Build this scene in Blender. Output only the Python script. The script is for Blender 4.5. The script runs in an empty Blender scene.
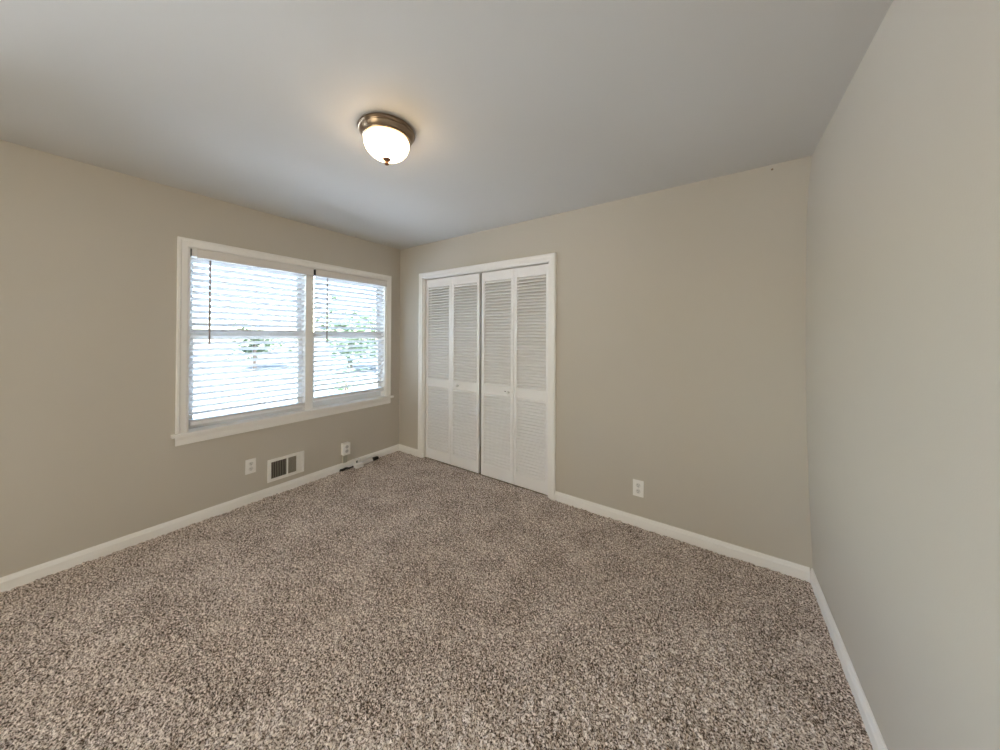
import bpy, bmesh, math, random
import numpy as np
from mathutils import Vector, Matrix

random.seed(7)
rng = np.random.default_rng(11)
S = bpy.context.scene
COL = S.collection
H, W, DEPTH = 2.44, 3.6455, 4.90          # room height, width (x), depth (-y)

# ------------------------------------------------------------------ camera
F_PX, YAW, PITCH, ROLL, SY = 318.257, -0.598792, 0.0064405, 0.0046877, -41.04
fw = Vector((math.sin(YAW) * math.cos(PITCH), math.cos(YAW) * math.cos(PITCH), math.sin(PITCH)))
rt = Vector((math.cos(YAW), -math.sin(YAW), 0))
up = rt.cross(fw)
rt2 = rt * math.cos(ROLL) + up * math.sin(ROLL)
up2 = rt2.cross(fw)
cd = bpy.data.cameras.new('camera')
cam = bpy.data.objects.new('camera', cd)
COL.objects.link(cam)
cd.sensor_width = 36
cd.lens = F_PX / 1000 * 36
cd.shift_y = SY / 1000
cd.clip_start = 0.02
m = Matrix((rt2, up2, -fw)).transposed().to_4x4()
m.translation = Vector((3.19464, -2.51512, 1.39344))
cam.matrix_world = m
S.camera = cam

# ------------------------------------------------------------------ view, world, sun
S.view_settings.view_transform = 'Standard'
S.view_settings.look = 'None'
S.view_settings.gamma = 1
S.view_settings.use_curve_mapping = False
S.view_settings.exposure = 0.42
S.cycles.use_denoising = True
S.cycles.max_bounces = 14
S.cycles.diffuse_bounces = 10
S.cycles.transparent_max_bounces = 16
S.cycles.sample_clamp_indirect = 6

world = bpy.data.worlds.new('sky')
S.world = world
world.use_nodes = True
nt = world.node_tree
bg = nt.nodes['Background']
sky = nt.nodes.new('ShaderNodeTexSky')
sky.sky_type = 'NISHITA'
sky.sun_disc = False
sky.sun_elevation = math.radians(50)
sky.sun_rotation = math.radians(90)
nt.links.new(sky.outputs[0], bg.inputs['Color'])
bg.inputs['Strength'].default_value = 1.6

sd = bpy.data.lights.new('sun', 'SUN')
sd.energy = 84.0
sd.angle = 0.01
sd.color = (0.91, 0.955, 1.0)
sun = bpy.data.objects.new('sun', sd)
COL.objects.link(sun)
sun.rotation_euler = Vector((-0.10, 0.36, -0.93)).to_track_quat('-Z', 'Y').to_euler()

# fill light added to brighten the room, through an added doorway behind the camera
hd = bpy.data.lights.new('doorway_fill', 'AREA')
hd.shape = 'RECTANGLE'
hd.size, hd.size_y = 1.5, 1.9
hd.energy = 35
hd.color = (1.0, 0.935, 0.74)
door_fill = bpy.data.objects.new('doorway_fill', hd)
COL.objects.link(door_fill)
door_fill.location = (2.0, -DEPTH - 0.45, 1.25)
door_fill.rotation_euler = (math.radians(90), 0, 0)

# cool fill light added outside an added window, behind the camera
wd = bpy.data.lights.new('added_window_fill', 'AREA')
wd.shape = 'RECTANGLE'
wd.size, wd.size_y = 1.25, 1.35
wd.energy = 68
wd.color = (0.86, 0.93, 1.0)
wdl = bpy.data.objects.new('added_window_fill', wd)
COL.objects.link(wdl)
wdl.location = (-0.35, -3.85, 1.36)
wdl.rotation_euler = (0, math.radians(-90), 0)


# ------------------------------------------------------------------ materials
def mat(name, col, rough=0.6, metal=0.0, bump=None, var=None, spec=0.5):
    mt = bpy.data.materials.new(name)
    mt.use_nodes = True
    t = mt.node_tree
    b = t.nodes['Principled BSDF']
    b.inputs['Base Color'].default_value = (*col, 1)
    b.inputs['Roughness'].default_value = rough
    b.inputs['Metallic'].default_value = metal
    b.inputs['Specular IOR Level'].default_value = spec
    tc = t.nodes.new('ShaderNodeTexCoord')
    if bump:
        n = t.nodes.new('ShaderNodeTexNoise')
        n.inputs['Scale'].default_value = bump[0]
        n.inputs['Detail'].default_value = 3
        t.links.new(tc.outputs['Object'], n.inputs['Vector'])
        bp = t.nodes.new('ShaderNodeBump')
        bp.inputs['Strength'].default_value = bump[1]
        bp.inputs['Distance'].default_value = bump[2]
        t.links.new(n.outputs['Fac'], bp.inputs['Height'])
        t.links.new(bp.outputs['Normal'], b.inputs['Normal'])
    if var:
        n2 = t.nodes.new('ShaderNodeTexNoise')
        n2.inputs['Scale'].default_value = var[0]
        n2.inputs['Detail'].default_value = 4
        t.links.new(tc.outputs['Object'], n2.inputs['Vector'])
        mx = t.nodes.new('ShaderNodeMix')
        mx.data_type = 'RGBA'
        mx.inputs[6].default_value = (*[c * (1 - var[1]) for c in col], 1)
        mx.inputs[7].default_value = (*[min(1, c * (1 + var[1])) for c in col], 1)
        t.links.new(n2.outputs['Fac'], mx.inputs[0])
        t.links.new(mx.outputs[2], b.inputs['Base Color'])
    return mt


M = {}
M['wall'] = mat('greige_wall_paint', (0.56, 0.513, 0.445), 0.5, bump=(260, 0.12, 0.002), var=(1.5, 0.02), spec=0.35)
M['ceiling'] = mat('ceiling_paint', (0.615, 0.60, 0.58), 0.75, bump=(200, 0.12, 0.002), var=(1.2, 0.015), spec=0.25)
M['trim'] = mat('white_trim_paint', (0.90, 0.875, 0.84), 0.35, bump=(60, 0.04, 0.001))
M['door'] = mat('white_door_paint', (0.89, 0.87, 0.86), 0.36, bump=(80, 0.05, 0.001))
M['blind'] = mat('white_blind', (0.86, 0.85, 0.85), 0.4, bump=(40, 0.03, 0.001))
M['valance'] = mat('valance_white', (0.78, 0.74, 0.70), 0.4, bump=(40, 0.03, 0.001))
M['vinyl'] = mat('white_sash_paint', (0.74, 0.72, 0.69), 0.4, bump=(60, 0.03, 0.001))
M['plate'] = mat('white_plastic', (0.90, 0.88, 0.85), 0.35, bump=(50, 0.02, 0.001))
M['socket'] = mat('socket_plastic', (0.78, 0.76, 0.73), 0.4, bump=(50, 0.02, 0.001))
M['greyplastic'] = mat('grey_plastic', (0.54, 0.53, 0.52), 0.5, bump=(50, 0.02, 0.001))
M['slot'] = mat('dark_slot', (0.03, 0.028, 0.025), 0.7, bump=(50, 0.02, 0.001))
M['black'] = mat('black_rubber', (0.015, 0.014, 0.013), 0.5, bump=(90, 0.05, 0.001))
M['nickel'] = mat('brushed_nickel', (0.30, 0.225, 0.16), 0.28, metal=1.0, bump=(300, 0.08, 0.001))
M['bronze'] = mat('bronze_finial', (0.20, 0.10, 0.06), 0.35, metal=0.9, bump=(200, 0.05, 0.001))
M['wand'] = mat('wand_plastic', (0.30, 0.24, 0.22), 0.35, bump=(90, 0.03, 0.001))
M['register'] = mat('register_enamel', (0.88, 0.86, 0.82), 0.4, bump=(60, 0.03, 0.001))
M['fin_shaded'] = mat('register_enamel_shaded', (0.36, 0.33, 0.27), 0.45, bump=(60, 0.03, 0.001))  # register enamel darkened for the shade on left and middle fins
M['raceway'] = mat('raceway_paint', (0.42, 0.40, 0.33), 0.5, bump=(60, 0.03, 0.001))
M['duct'] = mat('dark_duct', (0.05, 0.042, 0.038), 0.7, bump=(40, 0.05, 0.001))
M['slab'] = mat('subfloor', (0.3, 0.24, 0.18), 0.8, bump=(40, 0.05, 0.001))
M['siding'] = mat('outer_siding', (0.55, 0.53, 0.5), 0.7, bump=(10, 0.2, 0.01))
M['bounce_strip'] = mat('pale_bounce_strip', (0.84, 0.84, 0.84), 0.85, bump=(30, 0.2, 0.004), var=(3, 0.08))
M['lawn'] = mat('lawn', (0.062, 0.065, 0.06), 0.9, bump=(60, 0.6, 0.02), var=(3, 0.25))
M['leaf'] = mat('leaf', (0.11, 0.16, 0.085), 0.55, var=(4, 0.5))
M['bark'] = mat('bark', (0.14, 0.10, 0.075), 0.9, bump=(25, 0.6, 0.01))


def carpet_material():
    mt = bpy.data.materials.new('speckled_carpet')
    mt.use_nodes = True
    t = mt.node_tree
    b = t.nodes['Principled BSDF']
    b.inputs['Roughness'].default_value = 0.95
    b.inputs['Specular IOR Level'].default_value = 0.1
    tc = t.nodes.new('ShaderNodeTexCoord')
    n = t.nodes.new('ShaderNodeTexNoise')
    n.inputs['Scale'].default_value = 165
    n.inputs['Detail'].default_value = 2.2
    n.inputs['Roughness'].default_value = 0.55
    n.inputs['Distortion'].default_value = 0.6
    t.links.new(tc.outputs['Object'], n.inputs['Vector'])
    lo = t.nodes.new('ShaderNodeTexNoise')
    lo.inputs['Scale'].default_value = 4.5
    lo.inputs['Detail'].default_value = 4
    t.links.new(tc.outputs['Object'], lo.inputs['Vector'])
    ad = t.nodes.new('ShaderNodeMath')
    ad.operation = 'MULTIPLY_ADD'
    ad.inputs[1].default_value = 0.13
    t.links.new(lo.outputs['Fac'], ad.inputs[0])
    t.links.new(n.outputs['Fac'], ad.inputs[2])
    cr = t.nodes.new('ShaderNodeValToRGB')
    el = cr.color_ramp.elements
    el[0].position = 0.445
    el[0].color = (0.060, 0.043, 0.033, 1)
    el[1].position = 0.695
    el[1].color = (0.91, 0.815, 0.745, 1)
    e = el.new(0.515)
    e.color = (0.275, 0.212, 0.175, 1)
    e = el.new(0.58)
    e.color = (0.63, 0.53, 0.468, 1)
    t.links.new(ad.outputs[0], cr.inputs['Fac'])
    t.links.new(cr.outputs['Color'], b.inputs['Base Color'])
    return mt


M['carpet'] = carpet_material()


def glass_material():
    mt = bpy.data.materials.new('window_glass')
    mt.use_nodes = True
    t = mt.node_tree
    t.nodes.remove(t.nodes['Principled BSDF'])
    out = t.nodes['Material Output']
    tr = t.nodes.new('ShaderNodeBsdfTransparent')
    tr.inputs[0].default_value = (0.95, 0.97, 0.97, 1)
    gl = t.nodes.new('ShaderNodeBsdfGlossy')
    gl.inputs['Roughness'].default_value = 0.02
    fr = t.nodes.new('ShaderNodeFresnel')
    fr.inputs[0].default_value = 1.35
    mx = t.nodes.new('ShaderNodeMixShader')
    t.links.new(fr.outputs[0], mx.inputs[0])
    t.links.new(tr.outputs[0], mx.inputs[1])
    t.links.new(gl.outputs[0], mx.inputs[2])
    t.links.new(mx.outputs[0], out.inputs['Surface'])
    return mt


M['glass'] = glass_material()


def emissive(name, col, strength):
    mt = mat(name, (0.85, 0.82, 0.76), 0.3)
    b = mt.node_tree.nodes['Principled BSDF']
    b.inputs['Emission Color'].default_value = (*col, 1)
    b.inputs['Emission Strength'].default_value = strength
    return mt


M['lampglass'] = emissive('lit_frosted_glass', (1.0, 0.74, 0.44), 11.5)


# ------------------------------------------------------------------ helpers
def new():
    return bmesh.new()


def box(bm, x0, x1, y0, y1, z0, z1, bevel=0.0):
    r = bmesh.ops.create_cube(bm, size=1)
    for v in r['verts']:
        v.co = Vector((x0 + (v.co.x + .5) * (x1 - x0), y0 + (v.co.y + .5) * (y1 - y0), z0 + (v.co.z + .5) * (z1 - z0)))
    if bevel:
        es = {e for v in r['verts'] for e in v.link_edges}
        bmesh.ops.bevel(bm, geom=list(es), offset=bevel, segments=2, affect='EDGES', profile=0.6)
    return r['verts']


def obox(bm, mtx, sx, sy, sz):
    """box of given size centred at mtx"""
    r = bmesh.ops.create_cube(bm, size=1, matrix=mtx @ Matrix.Diagonal((sx, sy, sz, 1)))
    return r['verts']


def lathe(bm, prof, mtx=Matrix(), seg=48, cap=True):
    """profile [(r, h)] revolved about local z"""
    rings = []
    for r, h in prof:
        if r < 1e-6:
            rings.append([bm.verts.new(mtx @ Vector((0, 0, h)))])
        else:
            rings.append([bm.verts.new(mtx @ Vector((r * math.cos(a), r * math.sin(a), h)))
                          for a in [2 * math.pi * k / seg for k in range(seg)]])
    for A, B in zip(rings, rings[1:]):
        for k in range(seg):
            a, b = A[k % len(A)], A[(k + 1) % len(A)]
            c, d = B[(k + 1) % len(B)], B[k % len(B)]
            vs = []
            for v in (a, b, c, d):
                if v not in vs:
                    vs.append(v)
            if len(vs) > 2:
                bm.faces.new(vs)
    if cap:
        for R in (rings[0], rings[-1]):
            if len(R) > 2:
                bm.faces.new(R)
    bmesh.ops.recalc_face_normals(bm, faces=bm.faces)


def tube(bm, pts, r, seg=10):
    pts = [Vector(p) for p in pts]
    rings = []
    for i, p in enumerate(pts):
        d = (pts[min(i + 1, len(pts) - 1)] - pts[max(i - 1, 0)]).normalized()
        a = d.orthogonal().normalized() if abs(d.z) > 0.95 else d.cross(Vector((0, 0, 1))).normalized()
        b = d.cross(a)
        rings.append([bm.verts.new(p + (a * math.cos(t) + b * math.sin(t)) * r) for t in [2 * math.pi * k / seg for k in range(seg)]])
    for A, B in zip(rings, rings[1:]):
        for k in range(seg):
            bm.faces.new((A[k], A[(k + 1) % seg], B[(k + 1) % seg], B[k]))
    bm.faces.new(rings[0][::-1])
    bm.faces.new(rings[-1])
    bmesh.ops.recalc_face_normals(bm, faces=bm.faces)


def spline(ps, n=10):
    ps = [Vector(p) for p in ps]
    out = []
    q = [ps[0]] + ps + [ps[-1]]
    for i in range(1, len(q) - 2):
        a, b, c, d = q[i - 1], q[i], q[i + 1], q[i + 2]
        for k in range(n):
            t = k / n
            out.append(0.5 * ((2 * b) + (c - a) * t + (2 * a - 5 * b + 4 * c - d) * t * t + (3 * b - a - 3 * c + d) * t ** 3))
    out.append(ps[-1])
    return out


def sweep(bm, path, prof, frame):
    """profile [(outward offset, height off the wall)] along an axis-aligned open path of (u, v), mitred; frame(u, v, d) -> world"""
    n = len(path)
    rows = []
    for i in range(n):
        nrm = []
        for a, b in ((i - 1, i), (i, i + 1)):
            if a >= 0 and b < n:
                du, dv = path[b][0] - path[a][0], path[b][1] - path[a][1]
                L = math.hypot(du, dv)
                nn = (-dv / L, du / L)
                if nn not in nrm:
                    nrm.append(nn)
        ou, ov = sum(k[0] for k in nrm), sum(k[1] for k in nrm)
        rows.append([bm.verts.new(frame(path[i][0] + ou * o, path[i][1] + ov * o, d)) for o, d in prof])
    k = len(prof)
    for A, B in zip(rows, rows[1:]):
        for j in range(k):
            bm.faces.new((A[j], A[(j + 1) % k], B[(j + 1) % k], B[j]))
    bm.faces.new(rows[0])
    bm.faces.new(rows[-1])
    bmesh.ops.recalc_face_normals(bm, faces=bm.faces)


def obj(name, bm, material, parent=None, smooth=None, bevel=0.0):
    me = bpy.data.meshes.new(name)
    bm.to_mesh(me)
    bm.free()
    o = bpy.data.objects.new(name, me)
    COL.objects.link(o)
    me.materials.append(M[material] if isinstance(material, str) else material)
    if smooth is not None:
        me.shade_smooth()
        if smooth > 0:
            me.set_sharp_from_angle(angle=math.radians(smooth))
    if bevel:
        md = o.modifiers.new('edge', 'BEVEL')
        md.width = bevel
        md.segments = 2
        md.limit_method = 'ANGLE'
    if parent:
        o.parent = parent
    return o


# every part is modelled in world coordinates about its thing's base point: origin() shifts the mesh to it
def root(name, loc, label=None, cat=None, group=None, kind=None):
    o = bpy.data.objects.new(name, None)
    o.empty_display_size = 0.05
    COL.objects.link(o)
    o.location = loc
    if label:
        o['label'] = label
    if cat:
        o['category'] = cat
    if group:
        o['group'] = group
    if kind:
        o['kind'] = kind
    return o


def part(name, bm, material, parent, smooth=None, bevel=0.0):
    """bm in world coordinates; moved to the local space of the thing's root"""
    off = Vector((0, 0, 0))
    p = parent
    while p:
        off += p.location
        p = p.parent
    bmesh.ops.translate(bm, vec=-off, verts=bm.verts)
    return obj(name, bm, material, parent, smooth, bevel)


def struct(name, bm, material, smooth=None, bevel=0.0):
    o = obj(name, bm, material, None, smooth, bevel)
    o['kind'] = 'structure'
    return o


def tag(o, label, cat, group=None, kind=None):
    o['label'] = label
    o['category'] = cat
    if group:
        o['group'] = group
    if kind:
        o['kind'] = kind
    return o


# ------------------------------------------------------------------ room shell
T = 0.15
bm = new()
box(bm, -T, W + T, -DEPTH - T, 0.75, -0.12, -0.012)
struct('floor', bm, 'slab')

bm = new()
box(bm, -T, W + T, -DEPTH - T, 0.75, H, H + 0.15)
struct('ceiling', bm, 'ceiling')

# left wall with the window opening
WY0, WY1, WZ0, WZ1 = -1.880, -0.198, 0.66, 2.034
bm = new()
NY0, NY1 = -4.47, -3.23                      # opening added to let in fill light, behind the camera
box(bm, -T, 0, -DEPTH - T, NY0, -0.012, H)
box(bm, -T, 0, NY0, NY1, -0.012, WZ0)
box(bm, -T, 0, NY0, NY1, WZ1, H)
box(bm, -T, 0, NY1, WY0, -0.012, H)
box(bm, -T, 0, WY1, 0.75, -0.012, H)
box(bm, -T, 0, WY0, WY1, -0.012, WZ0)
box(bm, -T, 0, WY0, WY1, WZ1, H)
struct('wall_left', bm, 'wall')

# back wall with the closet opening
CX0, CX1, CZ = 0.412, 1.997, 2.048
bm = new()
box(bm, 0, CX0, 0, 0.12, -0.012, H)
box(bm, CX1, W + T, 0, 0.12, -0.012, H)
box(bm, CX0, CX1, 0, 0.12, CZ, H)
struct('wall_back', bm, 'wall')
bm = new()
box(bm, 0, W + T, 0.70, 0.75, -0.012, H)
box(bm, 2.6, W + T, 0.12, 0.70, -0.012, H)
box(bm, 0, 0.2, 0.12, 0.70, -0.012, H)
struct('wall_closet', bm, 'wall')

# right wall, bowed slightly into the room beside the back corner
bm = new()
zs = [-0.012 + (H + 0.012) * k / 60 for k in range(61)]
ys = [0.0 - (DEPTH + T) * (k / 40) ** 1.3 for k in range(41)]
KZ = [-0.1, 0.08, 0.20, 0.45, 0.8, 1.2, 1.6, 1.95, 2.12, 2.26, 2.36, H + 0.01]
KB = [0.0, 0.0, 0.004, 0.014, 0.023, 0.028, 0.028, 0.025, 0.022, 0.016, 0.006, 0.0]


def bow(y, z):
    return float(np.interp(z, KZ, KB)) * math.exp(-(y / 0.85) ** 2)


grid = [[bm.verts.new((W - bow(y, z), y, z)) for z in zs] for y in ys]
back = [[bm.verts.new((W + T, y, z)) for z in (zs[0], zs[-1])] for y in ys]
for i in range(len(ys) - 1):
    for j in range(len(zs) - 1):
        bm.faces.new((grid[i][j], grid[i + 1][j], grid[i + 1][j + 1], grid[i][j + 1]))
    bm.faces.new((back[i][0], back[i][1], back[i + 1][1], back[i + 1][0]))
    bm.faces.new((grid[i][0], back[i][0], back[i + 1][0], grid[i + 1][0]))
    bm.faces.new((grid[i][-1], grid[i + 1][-1], back[i + 1][1], back[i][1]))
for i in (0, -1):
    bm.faces.new([*grid[i], back[i][1], back[i][0]])
bmesh.ops.recalc_face_normals(bm, faces=bm.faces)
struct('wall_right', bm, 'wall', smooth=40)

bm = new()
box(bm, 0, 1.25, -DEPTH - T, -DEPTH, -0.012, H)          # open doorway added for the fill lamp, behind the camera
box(bm, 2.75, W, -DEPTH - T, -DEPTH, -0.012, H)
box(bm, 1.25, 2.75, -DEPTH - T, -DEPTH, 2.1, H)
struct('wall_front', bm, 'wall')

# baseboards
BP = [(0, 0.0), (0, 0.014), (0.052, 0.014), (0.058, 0.010), (0.069, 0.0085), (0.075, 0.006), (0.077, 0.003), (0.077, 0.0)]


def baseboard(name, a, b, place):
    bm = new()
    rows = [[bm.verts.new(place(s, d, z - (0.012 if z == 0 else 0))) for z, d in BP] for s in (a, b)]
    k = len(BP)
    for j in range(k):
        bm.faces.new((rows[0][j], rows[0][(j + 1) % k], rows[1][(j + 1) % k], rows[1][j]))
    bm.faces.new(rows[0])
    bm.faces.new(rows[1])
    bmesh.ops.recalc_face_normals(bm, faces=bm.faces)
    struct(name, bm, 'trim')


baseboard('baseboard_left', -DEPTH, 0.0, lambda s, d, z: (d, s, z))
baseboard('baseboard_back_left', 0.014, 0.352, lambda s, d, z: (s, -d, z))
baseboard('baseboard_back_right', 2.056, W - 0.014, lambda s, d, z: (s, -d, z))
baseboard('baseboard_right', -DEPTH, 0.0, lambda s, d, z: (W - d, s, z))
baseboard('baseboard_front_left', 0.014, 1.25, lambda s, d, z: (s, -DEPTH + d, z))
baseboard('baseboard_front_right', 2.75, W - 0.014, lambda s, d, z: (s, -DEPTH + d, z))
# unseen space beyond the added doorway, enclosing its fill lamp
bm = new()
box(bm, -T, W + T, -DEPTH - 1.3, -DEPTH - 1.2, -0.12, H + 0.15)
box(bm, -T - 0.1, -T, -DEPTH - 1.3, -DEPTH - T, -0.12, H + 0.15)
box(bm, W + T, W + T + 0.1, -DEPTH - 1.3, -DEPTH - T, -0.12, H + 0.15)
struct('wall_hall', bm, 'wall')
bm = new()
box(bm, -T, W + T, -DEPTH - 1.2, -DEPTH - T, -0.12, -0.001)
struct('floor_hall', bm, 'slab')
bm = new()
box(bm, -T, W + T, -DEPTH - 1.2, -DEPTH - T, H, H + 0.15)
struct('ceiling_hall', bm, 'ceiling')

# ------------------------------------------------------------------ carpet
STEP, CARPET_Y = 0.0042, 3.6
nx, ny = int((W - 0.02) / STEP), int((CARPET_Y + 0.027) / STEP)
X = np.linspace(0.008, W - 0.008, nx)
Y = np.linspace(-CARPET_Y, 0.027, ny)


def blur(a, n):
    for _ in range(n):
        a = (np.roll(a, 1, 0) + 2 * a + np.roll(a, -1, 0)) / 4
        a = (np.roll(a, 1, 1) + 2 * a + np.roll(a, -1, 1)) / 4
    return a / a.std()


hz = 0.0030 * blur(rng.standard_normal((ny, nx)), 1) + 0.0018 * blur(rng.standard_normal((ny, nx)), 16)
hz = np.clip(hz, -0.009, 0.012)
gx, gy = np.meshgrid(X, Y)
hz[gy > 0.0] -= 0.004
gx = gx + rng.uniform(-.001, .001, gx.shape)
gy = gy + rng.uniform(-.0015, .0015, gy.shape)
gx[:, 0], gx[:, -1] = 0.008, W - 0.008
co = np.stack([gx, gy, hz], -1).astype(np.float32).reshape(-1)
idx = np.arange(nx * ny).reshape(ny, nx)
keep = ((gy[:-1, :-1] < 0.0) | ((gx[:-1, :-1] > CX0 + 0.01) & (gx[:-1, :-1] < CX1 - 0.02))).reshape(-1)
quads = np.stack([idx[:-1, :-1], idx[:-1, 1:], idx[1:, 1:], idx[1:, :-1]], -1).reshape(-1, 4).astype(np.int32)[keep]
used = np.unique(quads)
remap = np.zeros(nx * ny, np.int32)
remap[used] = np.arange(len(used))
quads = remap[quads]
co = co.reshape(-1, 3)[used].reshape(-1)
me = bpy.data.meshes.new('carpet')
me.vertices.add(len(used))
me.vertices.foreach_set('co', co)
me.loops.add(quads.size)
me.loops.foreach_set('vertex_index', quads.reshape(-1))
me.polygons.add(len(quads))
me.polygons.foreach_set('loop_start', np.arange(0, quads.size, 4, dtype=np.int32))
me.update(calc_edges=True)
me.shade_smooth()
me.materials.append(M['carpet'])
carpet = bpy.data.objects.new('carpet', me)
COL.objects.link(carpet)
tag(carpet, 'speckled brown and beige cut pile carpet covering the whole floor', 'carpet', kind='stuff')

# ------------------------------------------------------------------ window trim
lf = lambda u, v, d: Vector((d, u, v))       # left wall: u = y, v = z, d = into the room
CAS = [(0.0, -0.002), (0.0, 0.012), (0.008, 0.015), (0.040, 0.017), (0.044, 0.022), (0.058, 0.022), (0.061, 0.018), (0.061, -0.002)]
tr = root('trim_1', (0, -1.03, 0.68), kind='structure')
bm = new()
sweep(bm, [(WY0, 0.684), (WY0, WZ1), (WY1, WZ1), (WY1, 0.684)], CAS, lf)
part('casing', bm, 'trim', tr, bevel=0.0012)
bm = new()
box(bm, -0.13, 0.036, WY0 - 0.083, WY1 + 0.092, 0.660, 0.684, 0.004)
part('stool', bm, 'trim', tr)
bm = new()
box(bm, -0.002, 0.014, WY0 - 0.061, WY1 + 0.061, 0.597, 0.660)
box(bm, -0.002, 0.018, WY0 - 0.061, WY1 + 0.061, 0.610, 0.640, 0.002)
part('apron', bm, 'trim', tr, bevel=0.0015)
MY0, MY1 = -1.066, -0.996
bm = new()
box(bm, -0.14, -0.020, MY0, MY1, 0.684, WZ1)
part('mullion', bm, 'trim', tr, bevel=0.002)
bm = new()
box(bm, -0.148, -0.001, WY0, WY0 + 0.010, 0.684, WZ1)
box(bm, -0.148, -0.001, WY1 - 0.010, WY1, 0.684, WZ1)
box(bm, -0.148, -0.001, WY0, WY1, WZ1 - 0.008, WZ1)
part('jamb', bm, 'trim', tr)


def window(name, y0, y1):
    w = root(name, (-0.1, (y0 + y1) / 2, 0.684), kind='structure')
    mr = 1.383
    for nm, x0, x1, za, zb, bot, top in (('upper_sash', -0.135, -0.108, mr - 0.027, WZ1 - 0.008, 0.048, 0.05),
                                        ('lower_sash', -0.104, -0.077, 0.684, mr + 0.027, 0.070, 0.054)):
        bm = new()
        st = 0.038
        box(bm, x0, x1, y0, y0 + st, za, zb)
        box(bm, x0, x1, y1 - st, y1, za, zb)
        box(bm, x0, x1, y0 + st, y1 - st, za, za + bot)
        box(bm, x0, x1, y0 + st, y1 - st, zb - top, zb)
        s = part(nm, bm, 'vinyl', w, bevel=0.002)
        bm = new()
        xm = (x0 + x1) / 2
        box(bm, xm - 0.002, xm + 0.002, y0 + st - 0.004, y1 - st + 0.004, za + bot - 0.004, zb - top + 0.004)
        part('glass_pane', bm, 'glass', s)


window('window_1', WY0 + 0.010, MY0)
window('window_2', MY1, WY1 - 0.010)
window('added_window', NY0, NY1)  # unseen window added for the cool fill lamp outside it
tr = root('added_window_trim', (0, -3.85, 0.68), kind='structure')
bm = new()
sweep(bm, [(NY0, 0.684), (NY0, WZ1), (NY1, WZ1), (NY1, 0.684)], CAS, lf)
part('casing', bm, 'trim', tr)
bm = new()
box(bm, -0.13, 0.036, NY0 - 0.083, NY1 + 0.083, 0.650, 0.684, 0.004)
part('stool', bm, 'trim', tr)


# ------------------------------------------------------------------ blinds
def blind(y0, y1, v0, v1, zbot, wy, label):
    b = root('window_blind', (-0.03, (y0 + y1) / 2, 2.03), label, 'blind', 'white slatted blinds in the double window')
    bm = new()
    box(bm, -0.058, -0.004, y0, y1, 1.972, 2.025, 0.002)
    part('headrail', bm, 'blind', b)
    bm = new()
    box(bm, 0.004, 0.014, v0, v1, 1.962, 2.030)
    box(bm, 0.004, 0.0175, v0, v1, 1.962, 1.973)
    box(bm, 0.004, 0.0175, v0, v1, 2.019, 2.030)
    part('valance', bm, 'valance', b, bevel=0.0015)
    bm = new()
    pitch = 0.0474
    z = 1.944
    tilt = math.radians(TILT)
    while z > zbot + 0.058:
        mt = Matrix.Translation((-0.031, (y0 + y1) / 2, z)) @ Matrix.Rotation(-tilt, 4, 'Y')
        # gently crowned slat of two facets
        w2 = 0.0265
        prof = [(-w2, -0.0014), (0, 0.0004), (w2, -0.0014), (w2, 0.0014), (0, 0.0032), (-w2, 0.0014)]
        A = [bm.verts.new(mt @ Vector((px, -(y1 - y0) / 2 + 0.004, pz))) for px, pz in prof]
        B = [bm.verts.new(mt @ Vector((px, (y1 - y0) / 2 - 0.004, pz))) for px, pz in prof]
        for j in range(6):
            bm.faces.new((A[j], A[(j + 1) % 6], B[(j + 1) % 6], B[j]))
        bm.faces.new(A)
        bm.faces.new(B)
        z -= pitch
    for dz in (0.030, 0.0365):                       # slats gathered on the bottom rail
        box(bm, -0.056, -0.006, y0 + 0.004, y1 - 0.004, zbot + dz, zbot + dz + 0.003)
    bmesh.ops.recalc_face_normals(bm, faces=bm.faces)
    part('slat_panel', bm, 'blind', b)
    bm = new()
    box(bm, -0.056, -0.005, y0 + 0.004, y1 - 0.004, zbot, zbot + 0.026, 0.003)
    part('bottom_rail', bm, 'blind', b)
    for f in (0.14, 0.5, 0.86):
        yy = y0 + (y1 - y0) * f
        for xx in (-0.0575, -0.0045):
            bm = new()
            tube(bm, [(xx, yy, 1.975), (xx, yy, zbot + 0.01)], 0.0011, 6)
            part('ladder_cord', bm, 'blind', b)
    bm = new()
    tube(bm, [(0.018, wy, 1.955), (0.018, wy, 1.93), (0.018, wy, 1.32)], 0.0052, 8)
    part('tilt_wand', bm, 'wand', b, smooth=40)
    bm = new()
    box(bm, -0.056, 0.003, y0 - 0.0055, y0 - 0.0005, 1.968, 2.025)
    if v0 > -1:
        box(bm, 0.001, 0.009, v0 - 0.014, v0 - 0.004, 1.966, 2.022)
    part('gap_shade', bm, 'slot', b)  # dark strips painted in for the shaded gaps beside headrail and valance
    return b


TILT = 28
blind(WY0 + 0.016, MY0 - 0.006, -1.836, -1.012, 0.722, -1.764,
      'white slatted blind hanging in the window half away from the closet corner')
blind(MY1 + 0.006, WY1 - 0.014, -0.988, -0.196, 0.752, -0.885,
      'white slatted blind hanging in the window half nearest the closet corner')

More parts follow.
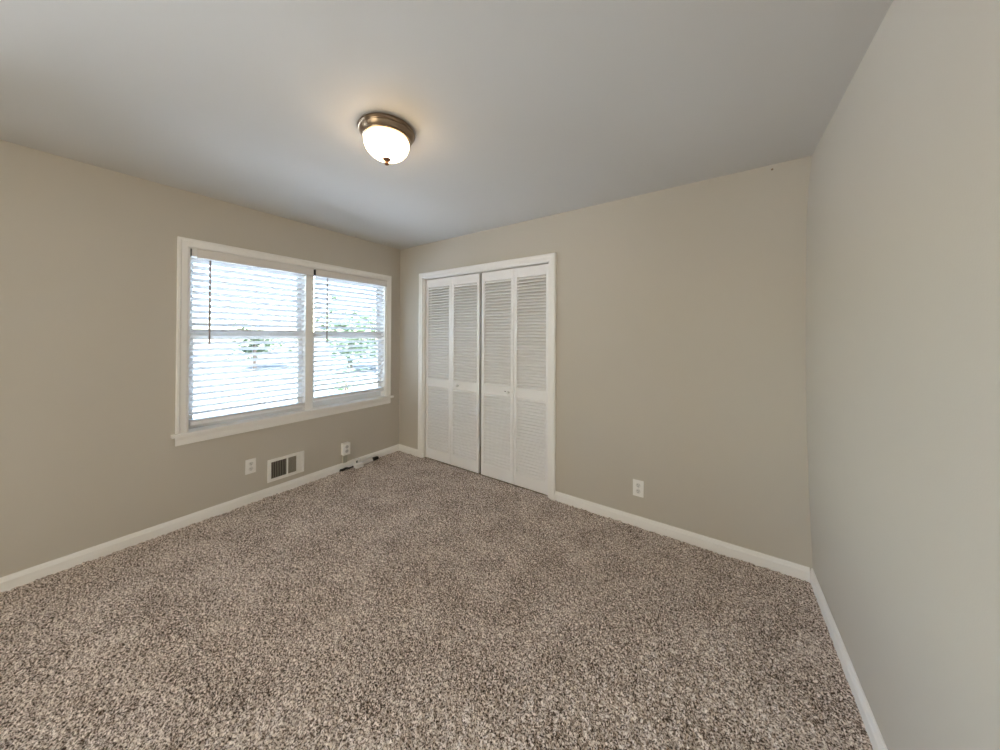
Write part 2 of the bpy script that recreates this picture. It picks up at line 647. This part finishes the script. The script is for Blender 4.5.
# ------------------------------------------------------------------ closet
bf = lambda u, v, d: Vector((u, -d, v))
tr = root('trim_2', (1.2, 0, 0), kind='structure')
bm = new()
sweep(bm, [(CX0, 0.0), (CX0, CZ), (CX1, CZ), (CX1, 0.0)],
      [(0.0, -0.002), (0.0, 0.011), (0.006, 0.014), (0.030, 0.014), (0.036, 0.018), (0.052, 0.020), (0.060, 0.017), (0.062, -0.002)], bf)
part('casing', bm, 'trim', tr, bevel=0.0012)
bm = new()
box(bm, CX0 - 0.001, CX0 + 0.012, 0.0, 0.12, 0, CZ)
box(bm, CX1 - 0.012, CX1 + 0.001, 0.0, 0.12, 0, CZ)
box(bm, CX0, CX1, 0.0, 0.12, CZ - 0.008, CZ + 0.001)
part('jamb', bm, 'trim', tr)

DY0, DY1 = 0.030, 0.058


def leaf(d, x0, x1, knob=None, hole=None):
    bm = new()
    z0, z1, st = 0.003, 2.030, 0.034
    box(bm, x0, x0 + st, DY0, DY1, z0, z1)
    box(bm, x1 - st, x1, DY0, DY1, z0, z1)
    for a, c in ((z0, 0.112), (0.822, 0.906), (1.943, z1)):
        box(bm, x0 + st, x1 - st, DY0 + 0.001, DY1 - 0.001, a, c)
    p = part('leaf_panel', bm, 'door', d, bevel=0.0018)
    for a, c in ((0.112, 0.822), (0.906, 1.943)):
        bm = new()
        n = round((c - a) / 0.0300)
        for k in range(n):
            z = a + (k + 0.5) * (c - a) / n
            mt = Matrix.Translation(((x0 + x1) / 2, (DY0 + DY1) / 2 + 0.001, z)) @ Matrix.Rotation(math.radians(40), 4, 'X')
            obox(bm, mt, x1 - x0 - 2 * st + 0.006, 0.0350, 0.0085)
        part('louver_panel', bm, 'door', p, bevel=0.0012)
    if knob:
        bm = new()
        mt = Matrix.Translation((knob[0], DY0, knob[1])) @ Matrix.Rotation(math.radians(90), 4, 'X')
        lathe(bm, [(0.0, -0.002), (0.009, -0.002), (0.007, 0.006), (0.008, 0.011), (0.0135, 0.017), (0.015, 0.022), (0.0125, 0.027), (0.0, 0.029)], mt, 20, False)
        part('knob', bm, 'socket', p, smooth=50)
    if hole:
        bm = new()
        mt = Matrix.Translation((hole[0], DY0, hole[1])) @ Matrix.Rotation(math.radians(90), 4, 'X')
        lathe(bm, [(0.0, -0.001), (0.0055, -0.001), (0.0055, 0.0012), (0.0, 0.0018)], mt, 14, False)
        part('screw', bm, 'duct', p, smooth=50)


d1 = root('door_1', (0.82, DY0, 0.02), kind='structure')
leaf(d1, 0.431, 0.817)
leaf(d1, 0.820, 1.204, knob=(0.924, 0.866))
d2 = root('door_2', (1.61, DY0, 0.02), kind='structure')
leaf(d2, 1.233, 1.613, knob=(1.563, 0.858), hole=(1.520, 0.864))
leaf(d2, 1.616, 1.981)


# ------------------------------------------------------------------ ceiling light
LX, LY = 1.803, -1.507
lt = root('ceiling_light', (LX, LY, H), 'flush-mount ceiling light with glowing white glass bowl and nickel ring', 'ceiling light')
mt = Matrix.Translation((LX, LY, H)) @ Matrix.Rotation(math.pi, 4, 'X') @ Matrix.Diagonal((0.84, 0.84, 1, 1))
bm = new()
lathe(bm, [(0.0, 0.001), (0.152, 0.001), (0.160, 0.003), (0.164, 0.008), (0.165, 0.014), (0.161, 0.018), (0.156, 0.019), (0.154, 0.022),
           (0.156, 0.026), (0.152, 0.033), (0.145, 0.041), (0.141, 0.045), (0.143, 0.049), (0.140, 0.055), (0.130, 0.057), (0.124, 0.050), (0.0, 0.046)], mt, 72, False)
part('canopy', bm, 'nickel', lt, smooth=35)
bm = new()
lathe(bm, [(0.122, 0.050), (0.128, 0.060), (0.130, 0.071), (0.127, 0.084), (0.119, 0.101), (0.102, 0.119), (0.078, 0.134), (0.052, 0.143), (0.025, 0.148), (0.0, 0.149)], mt, 72, False)
part('glass_bowl', bm, 'lampglass', lt, smooth=60)
bm = new()
lathe(bm, [(0.0, 0.147), (0.025, 0.147), (0.025, 0.150), (0.019, 0.155), (0.011, 0.159), (0.0095, 0.163), (0.013, 0.167), (0.0135, 0.172), (0.009, 0.178), (0.0, 0.180)], mt, 24, False)
part('finial', bm, 'bronze', lt, smooth=45)


# ------------------------------------------------------------------ outlets
def outlet(loc, rotz, label):
    """plate in its own frame: u to the side, out = -y, centred on loc"""
    o = root('wall_outlet', loc, label, 'outlet', 'white duplex outlets on the walls')
    o.rotation_euler = (0, 0, rotz)
    bm = new()
    box(bm, -0.037, 0.037, -0.0055, 0.0005, -0.060, 0.060, 0.003)
    obj('cover_plate', bm, 'plate', o)
    for s in (-1, 1):
        bm = new()
        mt = Matrix.Translation((0, -0.005, s * 0.0215)) @ Matrix.Rotation(math.radians(90), 4, 'X')
        lathe(bm, [(0.0, -0.001), (0.0165, -0.001), (0.0165, 0.002), (0.0155, 0.003), (0.0, 0.003)], mt, 28, False)
        r = obj('receptacle', bm, 'socket', o, smooth=40)
        bm = new()
        for dx, hh in ((-0.006, 0.009), (0.006, 0.007)):
            box(bm, dx - 0.0012, dx + 0.0012, -0.0086, -0.0078, s * 0.0215 + 0.002 - hh / 2 + 0.003, s * 0.0215 + 0.002 + hh / 2 + 0.003)
        box(bm, -0.0022, 0.0022, -0.0086, -0.0078, s * 0.0215 - 0.010, s * 0.0215 - 0.0055)
        obj('slot', bm, 'slot', r)
    bm = new()
    mt = Matrix.Translation((0, -0.005, 0)) @ Matrix.Rotation(math.radians(90), 4, 'X')
    lathe(bm, [(0.0, 0.0), (0.003, 0.0), (0.003, 0.001), (0.0, 0.0014)], mt, 12, False)
    obj('screw', bm, 'socket', o)
    return o


outlet((2.716, 0, 0.280), 0.0, 'white duplex outlet on the wall to the right of the closet')
outlet((0, -1.492, 0.305), math.radians(90), 'white duplex outlet on the window wall beside the floor vent register')

# ------------------------------------------------------------------ vent register
vt = root('vent_register', (0, -1.2265, 0.219), 'white metal vent register with vertical fins low under the window', 'vent')
VY0, VY1, VZ0, VZ1 = -1.373, -1.080, 0.121, 0.315
bm = new()
fr = 0.026
for a in ((VY0, VY0 + fr, VZ0, VZ1), (VY1 - fr, VY1, VZ0, VZ1), (VY0 + fr, VY1 - fr, VZ0, VZ0 + fr), (VY0 + fr, VY1 - fr, VZ1 - fr, VZ1)):
    box(bm, -0.0005, 0.010, *a)
part('frame', bm, 'register', vt, bevel=0.002)
bm = new()
box(bm, 0.0002, 0.0012, VY0 + fr - 0.004, VY1 - fr + 0.004, VZ0 + fr - 0.004, VZ1 - fr + 0.004)
part('duct_opening', bm, 'duct', vt)
iy0, iy1 = VY0 + fr, VY1 - fr
c1 = iy0 + 0.52 * (iy1 - iy0)
bm = new()
box(bm, 0.001, 0.0095, c1 - 0.006, c1 + 0.006, VZ0 + fr, VZ1 - fr)
part('divider', bm, 'register', vt)
c2 = iy0 + 0.83 * (iy1 - iy0)


def fins(a, b, n, ang, wd, material):
    bm = new()
    for k in range(n):
        y = a + (k + 0.5) * (b - a) / n
        mt = Matrix.Translation((0.0052, y, (VZ0 + VZ1) / 2)) @ Matrix.Rotation(math.radians(ang), 4, 'Z')
        obox(bm, mt, wd, 0.0011, VZ1 - VZ0 - 2 * fr + 0.002)
    part('fin_panel', bm, material, vt)


fins(iy0, c1 - 0.006, 9, 8, 0.0075, 'fin_shaded')
fins(c1 + 0.006, c2, 7, 42, 0.0072, 'fin_shaded')
fins(c2, iy1, 6, 70, 0.0078, 'register')

# ------------------------------------------------------------------ surface box with raceway
sb = root('surface_outlet_box', (0, -0.69, 0.165), 'white surface-mounted outlet box on short raceway above the baseboard', 'outlet box')
bm = new()
box(bm, 0.0, 0.046, -0.727, -0.654, 0.166, 0.284, 0.004)
part('box_body', bm, 'plate', sb)
bm = new()
box(bm, 0.046, 0.051, -0.729, -0.652, 0.164, 0.286, 0.0025)
part('cover_plate', bm, 'plate', sb)
for s in (-1, 1):
    bm = new()
    mt = Matrix.Translation((0.051, -0.6905, 0.225 + s * 0.0215)) @ Matrix.Rotation(math.radians(90), 4, 'Y')
    lathe(bm, [(0.0, -0.001), (0.0165, -0.001), (0.0165, 0.002), (0.0, 0.003)], mt, 24, False)
    part('receptacle', bm, 'greyplastic', sb, smooth=40)
bm = new()
box(bm, 0.0, 0.022, -0.712, -0.668, 0.078, 0.168, 0.002)
part('raceway', bm, 'raceway', sb)

# ------------------------------------------------------------------ adapter and cords on the carpet
ad = root('power_adapter', (0.065, -0.565, 0.004), 'small white power adapter block on the carpet against the baseboard', 'power adapter')
bm = new()
box(bm, 0.030, 0.100, -0.610, -0.530, 0.004, 0.044, 0.004)
part('body', bm, 'plate', ad)
bm = new()
box(bm, 0.016, 0.060, -0.606, -0.534, 0.043, 0.080, 0.004)
part('socket_block', bm, 'socket', ad)
bm = new()
box(bm, 0.0595, 0.0615, -0.592, -0.578, 0.050, 0.074)
part('slot', bm, 'slot', ad)

bm = new()
tube(bm, spline([(0.024, -0.752, 0.012), (0.030, -0.735, 0.014), (0.040, -0.715, 0.013), (0.030, -0.695, 0.016), (0.026, -0.672, 0.014), (0.034, -0.645, 0.013), (0.040, -0.612, 0.018)]), 0.0075, 10)
tube(bm, spline([(0.021, -0.745, 0.022), (0.036, -0.722, 0.024), (0.024, -0.690, 0.024), (0.038, -0.668, 0.022)]), 0.006, 10)
c = obj('black_cord_bunch', bm, 'black', None, smooth=60)
tag(c, 'short black cord bunched on the carpet under the surface outlet box', 'cord')

cb = root('extension_lead', (0.03, -0.42, 0.01), 'black lead with pale flat strip lying along the baseboard to the corner', 'cord')
bm = new()
tube(bm, spline([(0.070, -0.530, 0.016), (0.058, -0.515, 0.013), (0.042, -0.500, 0.016), (0.040, -0.460, 0.013), (0.036, -0.420, 0.015), (0.034, -0.372, 0.016)]), 0.006, 10)
part('cable', bm, 'black', cb, smooth=60)
bm = new()
box(bm, 0.046, 0.062, -0.520, -0.395, 0.012, 0.034, 0.003)
part('pale_strip', bm, 'plate', cb)['label'] = 'pale flat strip'
bm = new()
box(bm, 0.020, 0.056, -0.378, -0.318, 0.004, 0.034, 0.006)
part('plug_end', bm, 'black', cb)

# small nail left high on the back wall
bm = new()
mt = Matrix.Translation((3.469, 0, 2.408)) @ Matrix.Rotation(math.radians(90), 4, 'X')
lathe(bm, [(0.0, -0.001), (0.0022, -0.001), (0.0022, 0.006), (0.006, 0.0065), (0.006, 0.008), (0.0, 0.009)], mt, 14, False)
tag(obj('nail', bm, 'nickel'), 'tiny nail left in the wall close to the ceiling and far corner', 'nail')

# ------------------------------------------------------------------ outdoors, seen between the slats
bm = new()
box(bm, -60, -T - 0.001, -40, 60, -0.75, -0.57)
struct('ground', bm, 'lawn')
bm = new()
box(bm, -5.5, -2.2, -40, 60, -0.58, -0.55)  # unseen pale strip added to bounce sunlight up through the blinds
struct('path', bm, 'bounce_strip')


def plant(name, x, y, z0, trunk_h, radius, hgt, leaves, size, label, cat):
    r = root(name, (x, y, z0), label, cat, 'greenery outside the window')
    bm = new()
    lathe(bm, [(0.0, -0.02), (radius * 0.09, -0.02), (radius * 0.06, trunk_h * 0.5), (radius * 0.05, trunk_h + hgt * 0.4), (0.0, trunk_h + hgt * 0.5)],
          Matrix.Translation((x, y, z0)), 12, False)
    part('trunk', bm, 'bark', r, smooth=60)
    bm = new()
    lumps = [(Vector((random.gauss(0, .45) * radius, random.gauss(0, .45) * radius, random.uniform(0.2, 0.85) * hgt)), random.uniform(.3, .55) * radius) for _ in range(14)]
    for _ in range(leaves):
        c0, rr = random.choice(lumps)
        d = Vector((random.gauss(0, 1), random.gauss(0, 1), random.gauss(0, 0.8))).normalized() * rr * random.random() ** 0.4
        c = Vector((x, y, z0 + trunk_h)) + c0 + d
        c.z = max(c.z, z0 + 0.05)
        q = Matrix.Translation(c) @ Matrix.Rotation(random.uniform(0, 6.3), 4, 'Z') @ Matrix.Rotation(random.uniform(-1, 1), 4, 'X')
        s = size * random.uniform(.7, 1.3)
        vs = [bm.verts.new(q @ Vector(p)) for p in ((-s, 0, 0), (0, -s * .5, s * .12), (s, 0, 0), (0, s * .5, s * .12))]
        bm.faces.new(vs)
    part('foliage', bm, 'leaf', r)
    return r


plant('shrub', -5.5, 2.5, -0.55, 0.1, 0.75, 1.15, 420, 0.07, 'small loose shrub low between slats of the blind nearest the closet', 'shrub')
plant('garden_tree', -14.0, 7.6, -0.55, 0.5, 2.3, 3.3, 2600, 0.16, 'leafy tree level with the sash rail outside the window half nearest the closet', 'tree')
plant('garden_tree', -19.5, 4.9, -0.55, 0.4, 1.5, 2.3, 1300, 0.15, 'low pale tree level with the sash rail outside the window half away from the closet', 'tree')
